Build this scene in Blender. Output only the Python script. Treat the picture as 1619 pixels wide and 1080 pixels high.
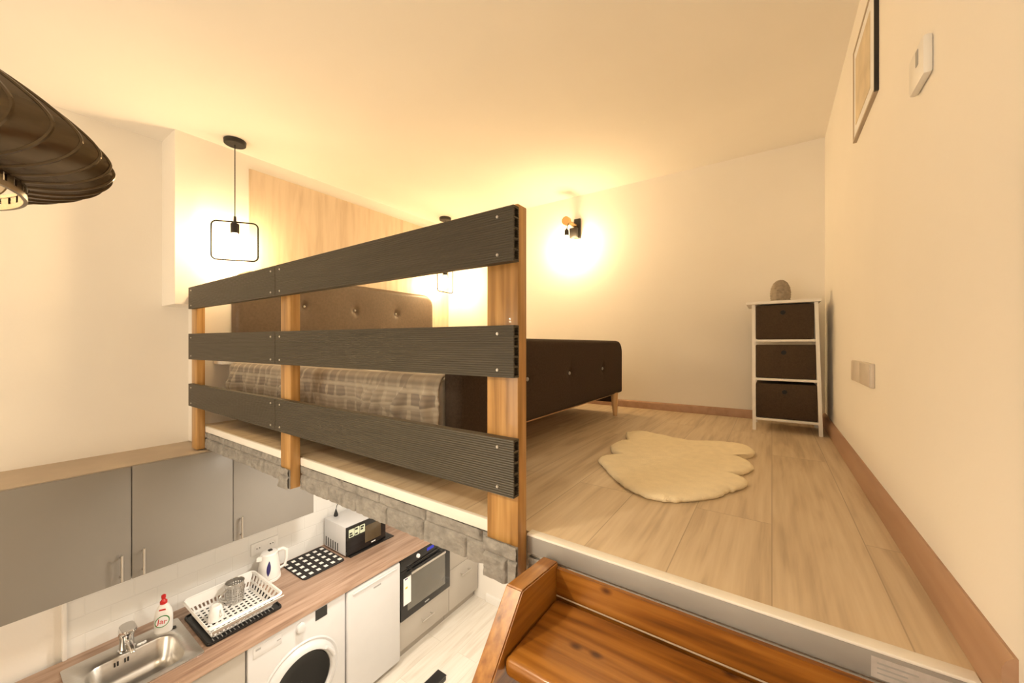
import bpy, bmesh, math, random
from mathutils import Vector, Matrix, noise
random.seed(7)
for o in list(bpy.data.objects): bpy.data.objects.remove(o)
scn = bpy.context.scene
C = scn.collection
PI = math.pi
SC = scn

# ------------------------------------------------------------------ camera
CAMZ = 2.61
cam = bpy.data.cameras.new('camera'); camo = bpy.data.objects.new('camera', cam); C.objects.link(camo)
cam.sensor_width = 36; cam.lens = 600/1619*36; cam.shift_y = 5/1619; cam.clip_start = .01
camo.location = (0, 0, CAMZ); camo.rotation_euler = (PI/2, 0, math.radians(34.4))
SC.camera = camo
# ------------------------------------------------------------------ exposure, world, big lights
vs = SC.view_settings
vs.view_transform = 'Standard'; vs.look = 'None'; vs.gamma = 1; vs.use_curve_mapping = False
vs.exposure = 0.35
w = bpy.data.worlds.new('world'); SC.world = w; w.use_nodes = True
wn = w.node_tree; wbg = wn.nodes['Background']
sky = wn.nodes.new('ShaderNodeTexSky'); sky.sky_type = 'HOSEK_WILKIE'; sky.sun_direction = (0.3, -0.4, 0.6); sky.turbidity = 5
wn.links.new(sky.outputs[0], wbg.inputs[0]); wbg.inputs[1].default_value = 0.6
SC.cycles.max_bounces = 10; SC.cycles.diffuse_bounces = 6; SC.cycles.use_denoising = True
SC.cycles.sample_clamp_indirect = 6
WARM = (1, .69, .35)
def area(name, loc, rot, sx, sy, power, col):
    l = bpy.data.lights.new(name, 'AREA'); l.shape = 'RECTANGLE'; l.size = sx; l.size_y = sy; l.energy = power; l.color = col
    o = bpy.data.objects.new(name, l); C.objects.link(o); o.location = loc; o.rotation_euler = rot; return o
area('rear_fill', (-1.55, -2.72, 2.3), (PI/2, 0, 0), 1.5, 1.9, 58, (1, .82, .60))   # warm fill light outside the added, unseen rear window
for x, y in ((-1.3, 1.35), (-1.3, 2.35), (-2.15, 1.35)):                                   # downlights in the underside of the loft
    l = bpy.data.lights.new('downlight', 'AREA'); l.shape = 'DISK'; l.size = .12; l.energy = 11; l.color = (1, .90, .76)
    o = bpy.data.objects.new('downlight', l); C.objects.link(o); o.location = (x, y, 1.972)
PENDANT_E, SCONCE_E, SHADE_E = 180, 160, 320

# ------------------------------------------------------------------ materials
def nt(name):
    m = bpy.data.materials.new(name); m.use_nodes = True
    return m, m.node_tree.nodes, m.node_tree.links, m.node_tree.nodes['Principled BSDF']
def rgba(c): return (c[0], c[1], c[2], 1)
def pm(name, col, rough=.5, metal=0, var=.06, scale=8, bump=0, bscale=60, spec=.5, coat=0, stretch=(1, 1, 1), trans=0):
    m, N, L, b = nt(name)
    tc = N.new('ShaderNodeTexCoord'); mp = N.new('ShaderNodeMapping'); mp.inputs['Scale'].default_value = stretch
    L.new(tc.outputs['Object'], mp.inputs[0])
    nz = N.new('ShaderNodeTexNoise'); nz.inputs['Scale'].default_value = scale; nz.inputs['Detail'].default_value = 4
    L.new(mp.outputs[0], nz.inputs[0])
    rp = N.new('ShaderNodeValToRGB')
    rp.color_ramp.elements[0].position = .3; rp.color_ramp.elements[1].position = .7
    rp.color_ramp.elements[0].color = rgba([max(0, x*(1-var)) for x in col]); rp.color_ramp.elements[1].color = rgba([min(1, x*(1+var)) for x in col])
    L.new(nz.outputs['Fac'], rp.inputs[0]); L.new(rp.outputs[0], b.inputs['Base Color'])
    b.inputs['Roughness'].default_value = rough; b.inputs['Metallic'].default_value = metal
    b.inputs['Specular IOR Level'].default_value = spec; b.inputs['Coat Weight'].default_value = coat
    b.inputs['Transmission Weight'].default_value = trans
    if bump:
        n2 = N.new('ShaderNodeTexNoise'); n2.inputs['Scale'].default_value = bscale; n2.inputs['Detail'].default_value = 5
        L.new(mp.outputs[0], n2.inputs[0])
        bp = N.new('ShaderNodeBump'); bp.inputs['Strength'].default_value = bump; bp.inputs['Distance'].default_value = .01
        L.new(n2.outputs['Fac'], bp.inputs['Height']); L.new(bp.outputs[0], b.inputs['Normal'])
    return m
def emit(name, col, s):
    m = bpy.data.materials.new(name); m.use_nodes = True; N = m.node_tree.nodes; L = m.node_tree.links
    N.clear(); e = N.new('ShaderNodeEmission'); o = N.new('ShaderNodeOutputMaterial')
    e.inputs[0].default_value = rgba(col); e.inputs[1].default_value = s; L.new(e.outputs[0], o.inputs[0]); return m
def wood(name, dark, mid, light, axis='X', rough=.4, fine=60, coat=0, knots=0, plank=None, seam=.6, plankvar=.12, kn=(.05, .16)):
    """grain runs along axis; plank=(length, width) in metres, laid in the plane axis x across"""
    m, N, L, b = nt(name)
    tc = N.new('ShaderNodeTexCoord'); geo = tc.outputs['Object']
    sep = N.new('ShaderNodeSeparateXYZ'); L.new(geo, sep.inputs[0])
    ax = 'XYZ'.index(axis)
    others = [i for i in range(3) if i != ax]
    cmb = N.new('ShaderNodeCombineXYZ')                                   # (along, across, other)
    L.new(sep.outputs[ax], cmb.inputs[0]); L.new(sep.outputs[others[0]], cmb.inputs[1]); L.new(sep.outputs[others[1]], cmb.inputs[2])
    vec = cmb.outputs[0]; pl = None
    if plank:
        br = N.new('ShaderNodeTexBrick'); L.new(vec, br.inputs[0])
        br.inputs['Scale'].default_value = 1; br.inputs['Brick Width'].default_value = plank[0]; br.inputs['Row Height'].default_value = plank[1]
        br.inputs['Mortar Size'].default_value = .0012; br.inputs['Mortar Smooth'].default_value = 0; br.inputs['Bias'].default_value = 0
        br.inputs['Color1'].default_value = (0, 0, 0, 1); br.inputs['Color2'].default_value = (1, 1, 1, 1); br.inputs['Mortar'].default_value = (.5, .5, .5, 1)
        br.offset = .37; br.offset_frequency = 2
        add = N.new('ShaderNodeVectorMath'); add.operation = 'MULTIPLY_ADD'
        L.new(br.outputs['Color'], add.inputs[0]); add.inputs[1].default_value = (7, 3, 5); L.new(vec, add.inputs[2]); vec = add.outputs[0]; pl = br
    mp = N.new('ShaderNodeMapping'); mp.inputs['Scale'].default_value = (.9, 7, 7); L.new(vec, mp.inputs[0])
    n1 = N.new('ShaderNodeTexNoise'); n1.inputs['Scale'].default_value = 1.6; n1.inputs['Detail'].default_value = 3; n1.inputs['Distortion'].default_value = .8; L.new(mp.outputs[0], n1.inputs[0])
    mul = N.new('ShaderNodeMath'); mul.operation = 'MULTIPLY'; mul.inputs[1].default_value = 14; L.new(n1.outputs['Fac'], mul.inputs[0])
    sn = N.new('ShaderNodeMath'); sn.operation = 'SINE'; L.new(mul.outputs[0], sn.inputs[0])
    mp2 = N.new('ShaderNodeMapping'); mp2.inputs['Scale'].default_value = (1.2, fine, fine); L.new(vec, mp2.inputs[0])
    n2 = N.new('ShaderNodeTexNoise'); n2.inputs['Scale'].default_value = 2.2; n2.inputs['Detail'].default_value = 6; L.new(mp2.outputs[0], n2.inputs[0])
    mx = N.new('ShaderNodeMath'); mx.operation = 'MULTIPLY_ADD'; mx.inputs[1].default_value = .13; L.new(sn.outputs[0], mx.inputs[0]); L.new(n2.outputs['Fac'], mx.inputs[2])
    fac = mx.outputs[0]
    if pl:
        m2 = N.new('ShaderNodeMath'); m2.operation = 'MULTIPLY_ADD'; m2.inputs[1].default_value = plankvar; L.new(pl.outputs['Color'], m2.inputs[0]); L.new(fac, m2.inputs[2])
        m3 = N.new('ShaderNodeMath'); m3.operation = 'SUBTRACT'; L.new(m2.outputs[0], m3.inputs[0]); m3.inputs[1].default_value = plankvar/2; fac = m3.outputs[0]
    rp = N.new('ShaderNodeValToRGB'); e = rp.color_ramp.elements
    e[0].position = .25; e[0].color = rgba(dark); e[1].position = .75; e[1].color = rgba(light)
    k = e.new(.5); k.color = rgba(mid); L.new(fac, rp.inputs[0]); col = rp.outputs[0]
    if knots:
        mk = N.new('ShaderNodeMapping'); mk.inputs['Scale'].default_value = (1, 1.6, 1.6); L.new(vec, mk.inputs[0])
        vo = N.new('ShaderNodeTexVoronoi'); vo.inputs['Scale'].default_value = knots; L.new(mk.outputs[0], vo.inputs[0])
        rk = N.new('ShaderNodeValToRGB'); rk.color_ramp.elements[0].position = kn[0]; rk.color_ramp.elements[0].color = (.28, .2, .16, 1)
        rk.color_ramp.elements[1].position = kn[1]; rk.color_ramp.elements[1].color = (1, 1, 1, 1); L.new(vo.outputs['Distance'], rk.inputs[0])
        mm = N.new('ShaderNodeMix'); mm.data_type = 'RGBA'; mm.blend_type = 'MULTIPLY'; mm.inputs[0].default_value = 1
        L.new(col, mm.inputs[6]); L.new(rk.outputs[0], mm.inputs[7]); col = mm.outputs[2]
    if pl:
        mm = N.new('ShaderNodeMix'); mm.data_type = 'RGBA'; L.new(pl.outputs['Fac'], mm.inputs[0]); L.new(col, mm.inputs[6]); mm.inputs[7].default_value = rgba([x*seam for x in dark]); col = mm.outputs[2]
    L.new(col, b.inputs['Base Color']); b.inputs['Roughness'].default_value = rough; b.inputs['Coat Weight'].default_value = coat
    bp = N.new('ShaderNodeBump'); bp.inputs['Strength'].default_value = .08; bp.inputs['Distance'].default_value = .004
    L.new(n2.outputs['Fac'], bp.inputs['Height']); L.new(bp.outputs[0], b.inputs['Normal'])
    return m
M = {}
M['wall'] = pm('wall_paint', (.86, .83, .78), .85, var=.015, scale=2, bump=.05, bscale=90)
M['ceil'] = pm('ceiling_paint', (.87, .84, .79), .9, var=.015, scale=2)
M['oak'] = wood('oak_laminate', (.46, .36, .245), (.59, .475, .33), (.66, .55, .40), 'Y', rough=.42, fine=26, plank=(1.28, .192), seam=.85, plankvar=.08)
M['panel'] = wood('oak_wall_panel', (.56, .44, .31), (.64, .52, .385), (.69, .57, .43), 'Z', rough=.5, fine=14, plank=(2.6, .2), seam=.85, plankvar=.15, knots=2.2, kn=(.012, .03))
M['pine'] = wood('stained_pine', (.11, .036, .004), (.27, .098, .011), (.42, .18, .03), 'X', rough=.34, fine=24, coat=.15, knots=9)
M['pine_y'] = wood('stained_pine_stringer', (.14, .048, .006), (.31, .12, .016), (.44, .20, .035), 'Y', rough=.32, fine=30, coat=.25, knots=5)
M['pinez'] = wood('stained_pine_post', (.27, .135, .035), (.43, .23, .07), (.54, .32, .115), 'Z', rough=.38, fine=28, coat=.15)
M['worktop'] = wood('walnut_worktop', (.24, .145, .10), (.36, .235, .165), (.45, .31, .23), 'Y', rough=.35, fine=26)
M['beech'] = wood('beech_leg', (.5, .3, .13), (.62, .4, .2), (.7, .48, .27), 'Z', rough=.4, fine=20)
M['skirt'] = wood('skirting_laminate', (.36, .21, .13), (.40, .245, .155), (.44, .275, .18), 'Y', rough=.4, fine=10)
M['white'] = pm('white_plastic', (.82, .81, .79), .35, var=.02)
M['swplate'] = pm('beige_switch_plastic', (.62, .56, .49), .5, var=.02)
M['enamel'] = pm('white_enamel', (.62, .62, .63), .3, var=.015)
M['whitepaint'] = pm('white_lacquer', (.84, .82, .78), .4, var=.02)
M['trimpaint'] = pm('white_edge_paint', (.85, .83, .79), .6, var=.03)
M['cab'] = pm('taupe_laminate', (.215, .198, .177), .34, var=.03, scale=3)
M['cab2'] = pm('beige_grey_laminate', (.42, .385, .34), .36, var=.03, scale=3)
M['cab_edge'] = pm('cabinet_top_board', (.46, .38, .29), .6, var=.05)
M['dgap'] = pm('dark_gap', (.03, .027, .025), .8)
M['black'] = pm('black_plastic', (.012, .012, .013), .35, var=.1)
M['blackm'] = pm('black_metal', (.02, .018, .017), .4, metal=.3, var=.1)
M['wire'] = pm('matt_black_wire', (.004, .004, .004), .7, spec=.1)
M['glass'] = pm('black_glass', (.006, .006, .007), .12, var=.05)
M['porthole'] = pm('dark_porthole', (.006, .006, .006), .35, spec=.25)
M['steel'] = pm('brushed_steel', (.62, .60, .57), .28, metal=1, var=.06, stretch=(40, 2, 2))
M['chrome'] = pm('chrome', (.75, .75, .75), .1, metal=1, var=.02)
M['alu'] = pm('grey_aluminium', (.33, .32, .31), .5, metal=.15, var=.05)
M['fabric'] = pm('dark_brown_upholstery', (.050, .034, .023), .9, var=.18, scale=120, bump=.25, bscale=350, spec=.2)
M['leather'] = pm('brown_upholstery', (.12, .085, .058), .5, var=.12, scale=60, bump=.1, bscale=250)
M['boxfab'] = pm('brown_box_fabric', (.066, .045, .029), .9, var=.15, scale=150, bump=.2, bscale=300, spec=.2)
M['fur'] = pm('cream_faux_fur', (.92, .82, .60), 1, var=.04, scale=30, bump=.5, bscale=300, spec=.1)
M['sheet'] = pm('white_sheet', (.80, .77, .72), .9, var=.03, bump=.1)
M['gold'] = pm('brass', (.75, .48, .22), .3, metal=.9, var=.05)
M['stonehead'] = pm('grey_ornament', (.30, .25, .19), .8, var=.2, scale=40, bump=.4, bscale=120)
M['red'] = pm('red_plastic', (.55, .02, .02), .35)
M['green'] = pm('green_print', (.04, .22, .05), .5)
M['blue'] = pm('dark_blue', (.035, .03, .14), .3)
M['greyprint'] = pm('grey_print', (.35, .35, .35), .5)
M['lcd'] = pm('pale_keypad_print', (.60, .68, .52), .5)
M['sticker'] = pm('white_sticker', (.85, .85, .86), .5)
M['paper'] = pm('creased_label_paper', (.46, .43, .42), .6, var=.12, scale=60)
M['yellow'] = pm('yellow_print', (.75, .55, .05), .5)
M['floor'] = wood('pale_floor', (.66, .60, .52), (.74, .69, .61), (.79, .75, .68), 'Y', rough=.45, fine=18, plank=(1.2, .2), seam=.85, plankvar=.1)
M['petal'] = pm('dark_bronze_petal', (.10, .072, .040), .27, metal=.55, var=.10, scale=30, stretch=(1, 1, 6))
M['bulb'] = emit('lamp_bulb_glow', WARM, PENDANT_E)
M['bulb2'] = emit('wall_lamp_bulb_glow', WARM, SCONCE_E)
M['bulb3'] = emit('pendant_bulb_glow', (1, .82, .58), SHADE_E)
M['disp'] = emit('blue_display', (.12, .12, .8), .5)

def mat_board():
    m = pm('ridged_composite', (.050, .042, .028), .5, var=.16, scale=9, stretch=(.7, 8, 20))
    N, L = m.node_tree.nodes, m.node_tree.links; b = N['Principled BSDF']
    tc = N.new('ShaderNodeTexCoord'); s = N.new('ShaderNodeSeparateXYZ'); L.new(tc.outputs['Object'], s.inputs[0])
    mu = N.new('ShaderNodeMath'); mu.operation = 'MULTIPLY'; mu.inputs[1].default_value = 2*PI/.0062; L.new(s.outputs[2], mu.inputs[0])
    sn = N.new('ShaderNodeMath'); sn.operation = 'SINE'; L.new(mu.outputs[0], sn.inputs[0])
    bp = N.new('ShaderNodeBump'); bp.inputs['Strength'].default_value = .6; bp.inputs['Distance'].default_value = .0012
    L.new(sn.outputs[0], bp.inputs['Height']); L.new(bp.outputs[0], b.inputs['Normal'])
    return m
M['board'] = mat_board()
def mat_stone():
    m = pm('grey_stone_foam', (.275, .265, .25), .65, var=.25, scale=30, bump=.5, bscale=90)
    return m
M['stone'] = mat_stone()
def mat_tile():
    m, N, L, b = nt('white_brick_tile')
    tc = N.new('ShaderNodeTexCoord'); s = N.new('ShaderNodeSeparateXYZ'); L.new(tc.outputs['Object'], s.inputs[0])
    c = N.new('ShaderNodeCombineXYZ'); L.new(s.outputs[1], c.inputs[0]); L.new(s.outputs[2], c.inputs[1])
    br = N.new('ShaderNodeTexBrick'); L.new(c.outputs[0], br.inputs[0]); br.inputs['Scale'].default_value = 1
    br.inputs['Brick Width'].default_value = .2; br.inputs['Row Height'].default_value = .1; br.inputs['Mortar Size'].default_value = .004; br.inputs['Mortar Smooth'].default_value = .6
    br.inputs['Color1'].default_value = (.79, .785, .76, 1); br.inputs['Color2'].default_value = (.80, .795, .77, 1); br.inputs['Mortar'].default_value = (.77, .765, .74, 1)
    L.new(br.outputs['Color'], b.inputs['Base Color']); b.inputs['Roughness'].default_value = .2
    bp = N.new('ShaderNodeBump'); bp.inputs['Strength'].default_value = .35; bp.inputs['Distance'].default_value = .003; bp.invert = True
    L.new(br.outputs['Fac'], bp.inputs['Height']); L.new(bp.outputs[0], b.inputs['Normal']); return m
M['tile'] = mat_tile()
def mat_blanket():
    m, N, L, b = nt('patchwork_plaid_blanket')
    uv = N.new('ShaderNodeUVMap'); uv.uv_map = 'cloth'
    br = N.new('ShaderNodeTexBrick'); L.new(uv.outputs[0], br.inputs[0]); br.inputs['Scale'].default_value = 1; br.offset = 0
    br.inputs['Brick Width'].default_value = .07; br.inputs['Row Height'].default_value = .062; br.inputs['Mortar Size'].default_value = .011; br.inputs['Mortar Smooth'].default_value = .3
    br.inputs['Color1'].default_value = (.225, .185, .15, 1); br.inputs['Color2'].default_value = (.35, .295, .23, 1); br.inputs['Mortar'].default_value = (.38, .325, .255, 1)
    s = N.new('ShaderNodeSeparateXYZ'); L.new(uv.outputs[0], s.inputs[0])
    mu = N.new('ShaderNodeMath'); mu.operation = 'MULTIPLY'; mu.inputs[1].default_value = 2*PI/.019; L.new(s.outputs[1], mu.inputs[0])
    sn = N.new('ShaderNodeMath'); sn.operation = 'SINE'; L.new(mu.outputs[0], sn.inputs[0])
    ma = N.new('ShaderNodeMath'); ma.operation = 'MULTIPLY_ADD'; ma.inputs[1].default_value = .10; ma.inputs[2].default_value = .92; L.new(sn.outputs[0], ma.inputs[0])
    nz = N.new('ShaderNodeTexNoise'); nz.inputs['Scale'].default_value = 40; L.new(uv.outputs[0], nz.inputs[0])
    hs = N.new('ShaderNodeHueSaturation'); L.new(ma.outputs[0], hs.inputs['Value']); L.new(br.outputs['Color'], hs.inputs['Color']); L.new(hs.outputs[0], b.inputs['Base Color'])
    b.inputs['Roughness'].default_value = .85; b.inputs['Sheen Weight'].default_value = .2
    bp = N.new('ShaderNodeBump'); bp.inputs['Strength'].default_value = .15; bp.inputs['Distance'].default_value = .005; L.new(nz.outputs['Fac'], bp.inputs['Height']); L.new(bp.outputs[0], b.inputs['Normal'])
    return m
M['blanket'] = mat_blanket()
def mat_mat():
    m, N, L, b = nt('black_mat_white_squares')
    tc = N.new('ShaderNodeTexCoord'); s = N.new('ShaderNodeSeparateXYZ'); L.new(tc.outputs['Object'], s.inputs[0])
    def cell(out, per, wid):
        a = N.new('ShaderNodeMath'); a.operation = 'MULTIPLY_ADD'; a.inputs[1].default_value = 1/per; a.inputs[2].default_value = 100; L.new(out, a.inputs[0])
        f = N.new('ShaderNodeMath'); f.operation = 'FRACT'; L.new(a.outputs[0], f.inputs[0])
        d = N.new('ShaderNodeMath'); d.operation = 'SUBTRACT'; d.inputs[1].default_value = .5; L.new(f.outputs[0], d.inputs[0])
        g = N.new('ShaderNodeMath'); g.operation = 'ABSOLUTE'; L.new(d.outputs[0], g.inputs[0])
        h = N.new('ShaderNodeMath'); h.operation = 'LESS_THAN'; h.inputs[1].default_value = wid; L.new(g.outputs[0], h.inputs[0]); return h.outputs[0]
    a = cell(s.outputs[0], .066, .24); c = cell(s.outputs[1], .0565, .24)
    mu = N.new('ShaderNodeMath'); mu.operation = 'MULTIPLY'; L.new(a, mu.inputs[0]); L.new(c, mu.inputs[1])
    mx = N.new('ShaderNodeMix'); mx.data_type = 'RGBA'; L.new(mu.outputs[0], mx.inputs[0]); mx.inputs[6].default_value = (.018, .016, .016, 1); mx.inputs[7].default_value = (.85, .84, .80, 1)
    L.new(mx.outputs[2], b.inputs['Base Color']); b.inputs['Roughness'].default_value = .8; return m
M['mat'] = mat_mat()
def mat_pane():
    m = bpy.data.materials.new('window_glass'); m.use_nodes = True; N = m.node_tree.nodes; L = m.node_tree.links; N.clear()
    t = N.new('ShaderNodeBsdfTransparent'); g = N.new('ShaderNodeBsdfGlossy'); g.inputs['Roughness'].default_value = .02
    x = N.new('ShaderNodeMixShader'); x.inputs[0].default_value = .06; o = N.new('ShaderNodeOutputMaterial')
    L.new(t.outputs[0], x.inputs[1]); L.new(g.outputs[0], x.inputs[2]); L.new(x.outputs[0], o.inputs[0]); return m
M['pane'] = mat_pane()
def mat_art():
    m = pm('faded_art_print', (.66, .56, .40), .6, var=.16, scale=9); return m
M['art'] = mat_art()

# ------------------------------------------------------------------ mesh builder
ORG = {}
class MB:
    def __init__(s): s.bm = bmesh.new()
    def _merge(s, b, mtx=None):
        if mtx is not None: bmesh.ops.transform(b, matrix=mtx, verts=b.verts)
        me = bpy.data.meshes.new('t'); b.to_mesh(me); b.free(); s.bm.from_mesh(me); bpy.data.meshes.remove(me); return s
    def box(s, lo, hi, bev=0, seg=2, mtx=None):
        b = bmesh.new(); bmesh.ops.create_cube(b, size=1)
        lo = Vector(lo); hi = Vector(hi)
        for v in b.verts: v.co = Vector([lo[i]+(v.co[i]+.5)*(hi[i]-lo[i]) for i in range(3)])
        if bev: bmesh.ops.bevel(b, geom=list(b.edges), offset=bev, segments=seg, affect='EDGES', profile=.5, clamp_overlap=True)
        return s._merge(b, mtx)
    def cyl(s, p0, p1, r0, r1=None, seg=24, caps=True, bev=0):
        r1 = r0 if r1 is None else r1
        p0 = Vector(p0); p1 = Vector(p1); d = p1-p0
        b = bmesh.new(); bmesh.ops.create_cone(b, cap_ends=caps, segments=seg, radius1=r0, radius2=r1, depth=d.length)
        if bev: bmesh.ops.bevel(b, geom=[e for e in b.edges if len(e.link_faces) == 2 and abs(e.verts[0].co.z-e.verts[1].co.z) < 1e-6], offset=bev, segments=2, affect='EDGES')
        q = Vector((0, 0, 1)).rotation_difference(d.normalized()).to_matrix().to_4x4()
        return s._merge(b, Matrix.Translation((p0+p1)/2) @ q)
    def sph(s, c, r, sc=(1, 1, 1), u=24, v=14):
        b = bmesh.new(); bmesh.ops.create_uvsphere(b, u_segments=u, v_segments=v, radius=r)
        return s._merge(b, Matrix.Translation(c) @ Matrix.Diagonal((*sc, 1)))
    def lathe(s, c, prof, seg=32, mtx=None, cap=True):
        b = bmesh.new(); rings = []
        for r, z in prof: rings.append([b.verts.new((r*math.cos(2*PI*k/seg), r*math.sin(2*PI*k/seg), z)) for k in range(seg)])
        for a, d in zip(rings, rings[1:]):
            for k in range(seg): b.faces.new((a[k], a[(k+1) % seg], d[(k+1) % seg], d[k]))
        if cap:
            b.faces.new(list(reversed(rings[0]))); b.faces.new(rings[-1])
        m = Matrix.Translation(c)
        if mtx is not None: m = m @ mtx
        bmesh.ops.recalc_face_normals(b, faces=b.faces)
        return s._merge(b, m)
    def tube(s, pts, r, seg=8, closed=False):
        pts = [Vector(p) for p in pts]; n = len(pts); b = bmesh.new(); rings = []
        prev = None
        for i, p in enumerate(pts):
            a = pts[i-1] if (i > 0 or closed) else p; c = pts[(i+1) % n] if (i < n-1 or closed) else p
            t = (c-a).normalized()
            if prev is None:
                up = Vector((0, 0, 1)) if abs(t.z) < .9 else Vector((1, 0, 0)); x = t.cross(up).normalized()
            else:
                x = (prev - t*prev.dot(t)).normalized()
            prev = x; y = t.cross(x)
            rr = r[i] if isinstance(r, (list, tuple)) else r
            rings.append([b.verts.new(p+x*rr*math.cos(2*PI*k/seg)+y*rr*math.sin(2*PI*k/seg)) for k in range(seg)])
        rng = range(n if closed else n-1)
        for i in rng:
            a = rings[i]; d = rings[(i+1) % n]
            for k in range(seg): b.faces.new((a[k], a[(k+1) % seg], d[(k+1) % seg], d[k]))
        if not closed: b.faces.new(list(reversed(rings[0]))); b.faces.new(rings[-1])
        bmesh.ops.recalc_face_normals(b, faces=b.faces)
        return s._merge(b)
    def prism(s, poly, ax, a, b_, bev=0):
        """poly: 2D points in the two axes other than ax (in order), extruded from a to b_ along ax"""
        b = bmesh.new(); o = [i for i in range(3) if i != ax]
        def mk(p, h):
            v = [0, 0, 0]; v[o[0]] = p[0]; v[o[1]] = p[1]; v[ax] = h; return b.verts.new(v)
        A = [mk(p, a) for p in poly]; B = [mk(p, b_) for p in poly]; n = len(poly)
        b.faces.new(A); b.faces.new(list(reversed(B)))
        for i in range(n): b.faces.new((A[i], B[i], B[(i+1) % n], A[(i+1) % n]))
        bmesh.ops.recalc_face_normals(b, faces=b.faces)
        if bev: bmesh.ops.bevel(b, geom=list(b.edges), offset=bev, segments=2, affect='EDGES', clamp_overlap=True)
        return s._merge(b)
    def grid(s, fn, nu, nv, closed_u=False):
        vs_ = [[s.bm.verts.new(fn(i/(nu-1) if not closed_u else i/nu, j/(nv-1))) for j in range(nv)] for i in range(nu)]
        for i in range(nu if closed_u else nu-1):
            for j in range(nv-1):
                a, b, c, d = vs_[i][j], vs_[(i+1) % nu][j], vs_[(i+1) % nu][j+1], vs_[i][j+1]
                s.bm.faces.new((a, b, c, d))
        return s
    def build(s, name, mat, parent=None, smooth=True, angle=35, origin=None, rot=None):
        me = bpy.data.meshes.new(name)
        bm = s.bm
        org = ORG.get(parent.name if parent else None)
        if org is None:
            if origin is not None: org = Vector(origin)
            else:
                xs = [v.co for v in bm.verts]; lo = [min(c[i] for c in xs) for i in range(3)]; hi = [max(c[i] for c in xs) for i in range(3)]
                org = Vector(((lo[0]+hi[0])/2, (lo[1]+hi[1])/2, lo[2]))
        for v in bm.verts: v.co -= org
        bm.to_mesh(me); bm.free()
        me.materials.append(mat)
        if smooth:
            for p in me.polygons: p.use_smooth = True
            me.set_sharp_from_angle(angle=math.radians(angle))
        o = bpy.data.objects.new(name, me); C.objects.link(o)
        if parent: o.parent = parent; ORG[o.name] = org
        else: o.location = org; ORG[o.name] = org
        return o
def thing(name, label, cat, loc, group=None):
    o = bpy.data.objects.new(name, None); C.objects.link(o); o.location = loc; o.empty_display_size = .1
    ORG[o.name] = Vector(loc); o['label'] = label; o['category'] = cat
    if group: o['group'] = group
    return o
def tag(o, label, cat, group=None, kind=None):
    o['label'] = label; o['category'] = cat
    if group: o['group'] = group
    if kind: o['kind'] = kind
    return o
def struct(o, label=None):
    o['kind'] = 'structure'
    if label: o['label'] = label
    return o
def rrect(x0, y0, x1, y1, r, n=6):
    P = []
    for cx, cy, a in ((x1-r, y1-r, 0), (x0+r, y1-r, 90), (x0+r, y0+r, 180), (x1-r, y0+r, 270)):
        for k in range(n+1):
            t = math.radians(a+90*k/n); P.append((cx+r*math.cos(t), cy+r*math.sin(t)))
    return P
def text(body, size, loc, rot, mat, parent, name='lettering', ext=.0004):
    c = bpy.data.curves.new(name, 'FONT'); c.body = body; c.size = size; c.extrude = ext; c.align_x = 'CENTER'; c.align_y = 'CENTER'; c.materials.append(mat)
    t = bpy.data.objects.new(name, c); C.objects.link(t)
    me = bpy.data.meshes.new_from_object(t.evaluated_get(bpy.context.evaluated_depsgraph_get())); bpy.data.objects.remove(t); bpy.data.curves.remove(c)
    o = bpy.data.objects.new(name, me); C.objects.link(o); o.parent = parent; o.location = Vector(loc)-ORG[parent.name]; o.rotation_euler = rot; return o

# ------------------------------------------------------------------ setting
XL, XR, YB, YF, ZC = -3.2, .272, 3.045, -2.6, 3.90
L = 2.11                       # loft floor level
YE = .866                      # loft edge
struct(MB().box((XL-.1, YF-.1, -.1), (XR+.1, YB+.1, 0)).build('floor', M['floor'], origin=(0, 0, 0)), 'pale kitchen floor below the loft')
struct(MB().box((XL-.1, YF-.1, ZC), (XR+.1, YB+.1, ZC+.1)).build('ceiling', M['ceil'], origin=(0, 0, 0)))
struct(MB().box((XL-.1, YF-.1, 0), (XL, YB+.1, ZC)).build('wall_left', M['wall'], origin=(0, 0, 0)))
struct(MB().box((XR, YF-.1, 0), (XR+.1, YB+.1, ZC)).build('wall_right', M['wall'], origin=(0, 0, 0)))
struct(MB().box((XL, YB, 0), (XR, YB+.1, ZC)).build('wall_back', M['wall'], origin=(0, 0, 0)))
wf = MB(); WX0, WX1, WZ0, WZ1 = -2.3, -.8, 1.35, 3.25
wf.box((XL, YF-.1, 0), (WX0, YF, ZC)); wf.box((WX1, YF-.1, 0), (XR, YF, ZC)); wf.box((WX0, YF-.1, 0), (WX1, YF, WZ0)); wf.box((WX0, YF-.1, WZ1), (WX1, YF, ZC))
struct(wf.build('wall_front', M['wall'], origin=(0, 0, 0)))
wm = MB()
for a in (WX0, (WX0+WX1)/2-.025, WX1-.05): wm.box((a, YF-.07, WZ0), (a+.05, YF-.02, WZ1))
for a in (WZ0, WZ1-.05): wm.box((WX0+.05, YF-.07, a), (WX1-.05, YF-.02, a+.05))
wo = struct(wm.build('added_window', M['whitepaint'], origin=(0, 0, 0)))  # unseen window, added to let the warm fill light into the room
MB().box((WX0+.05, YF-.047, WZ0+.05), (WX1-.05, YF-.043, WZ1-.05)).build('pane', M['pane'], wo)
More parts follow.
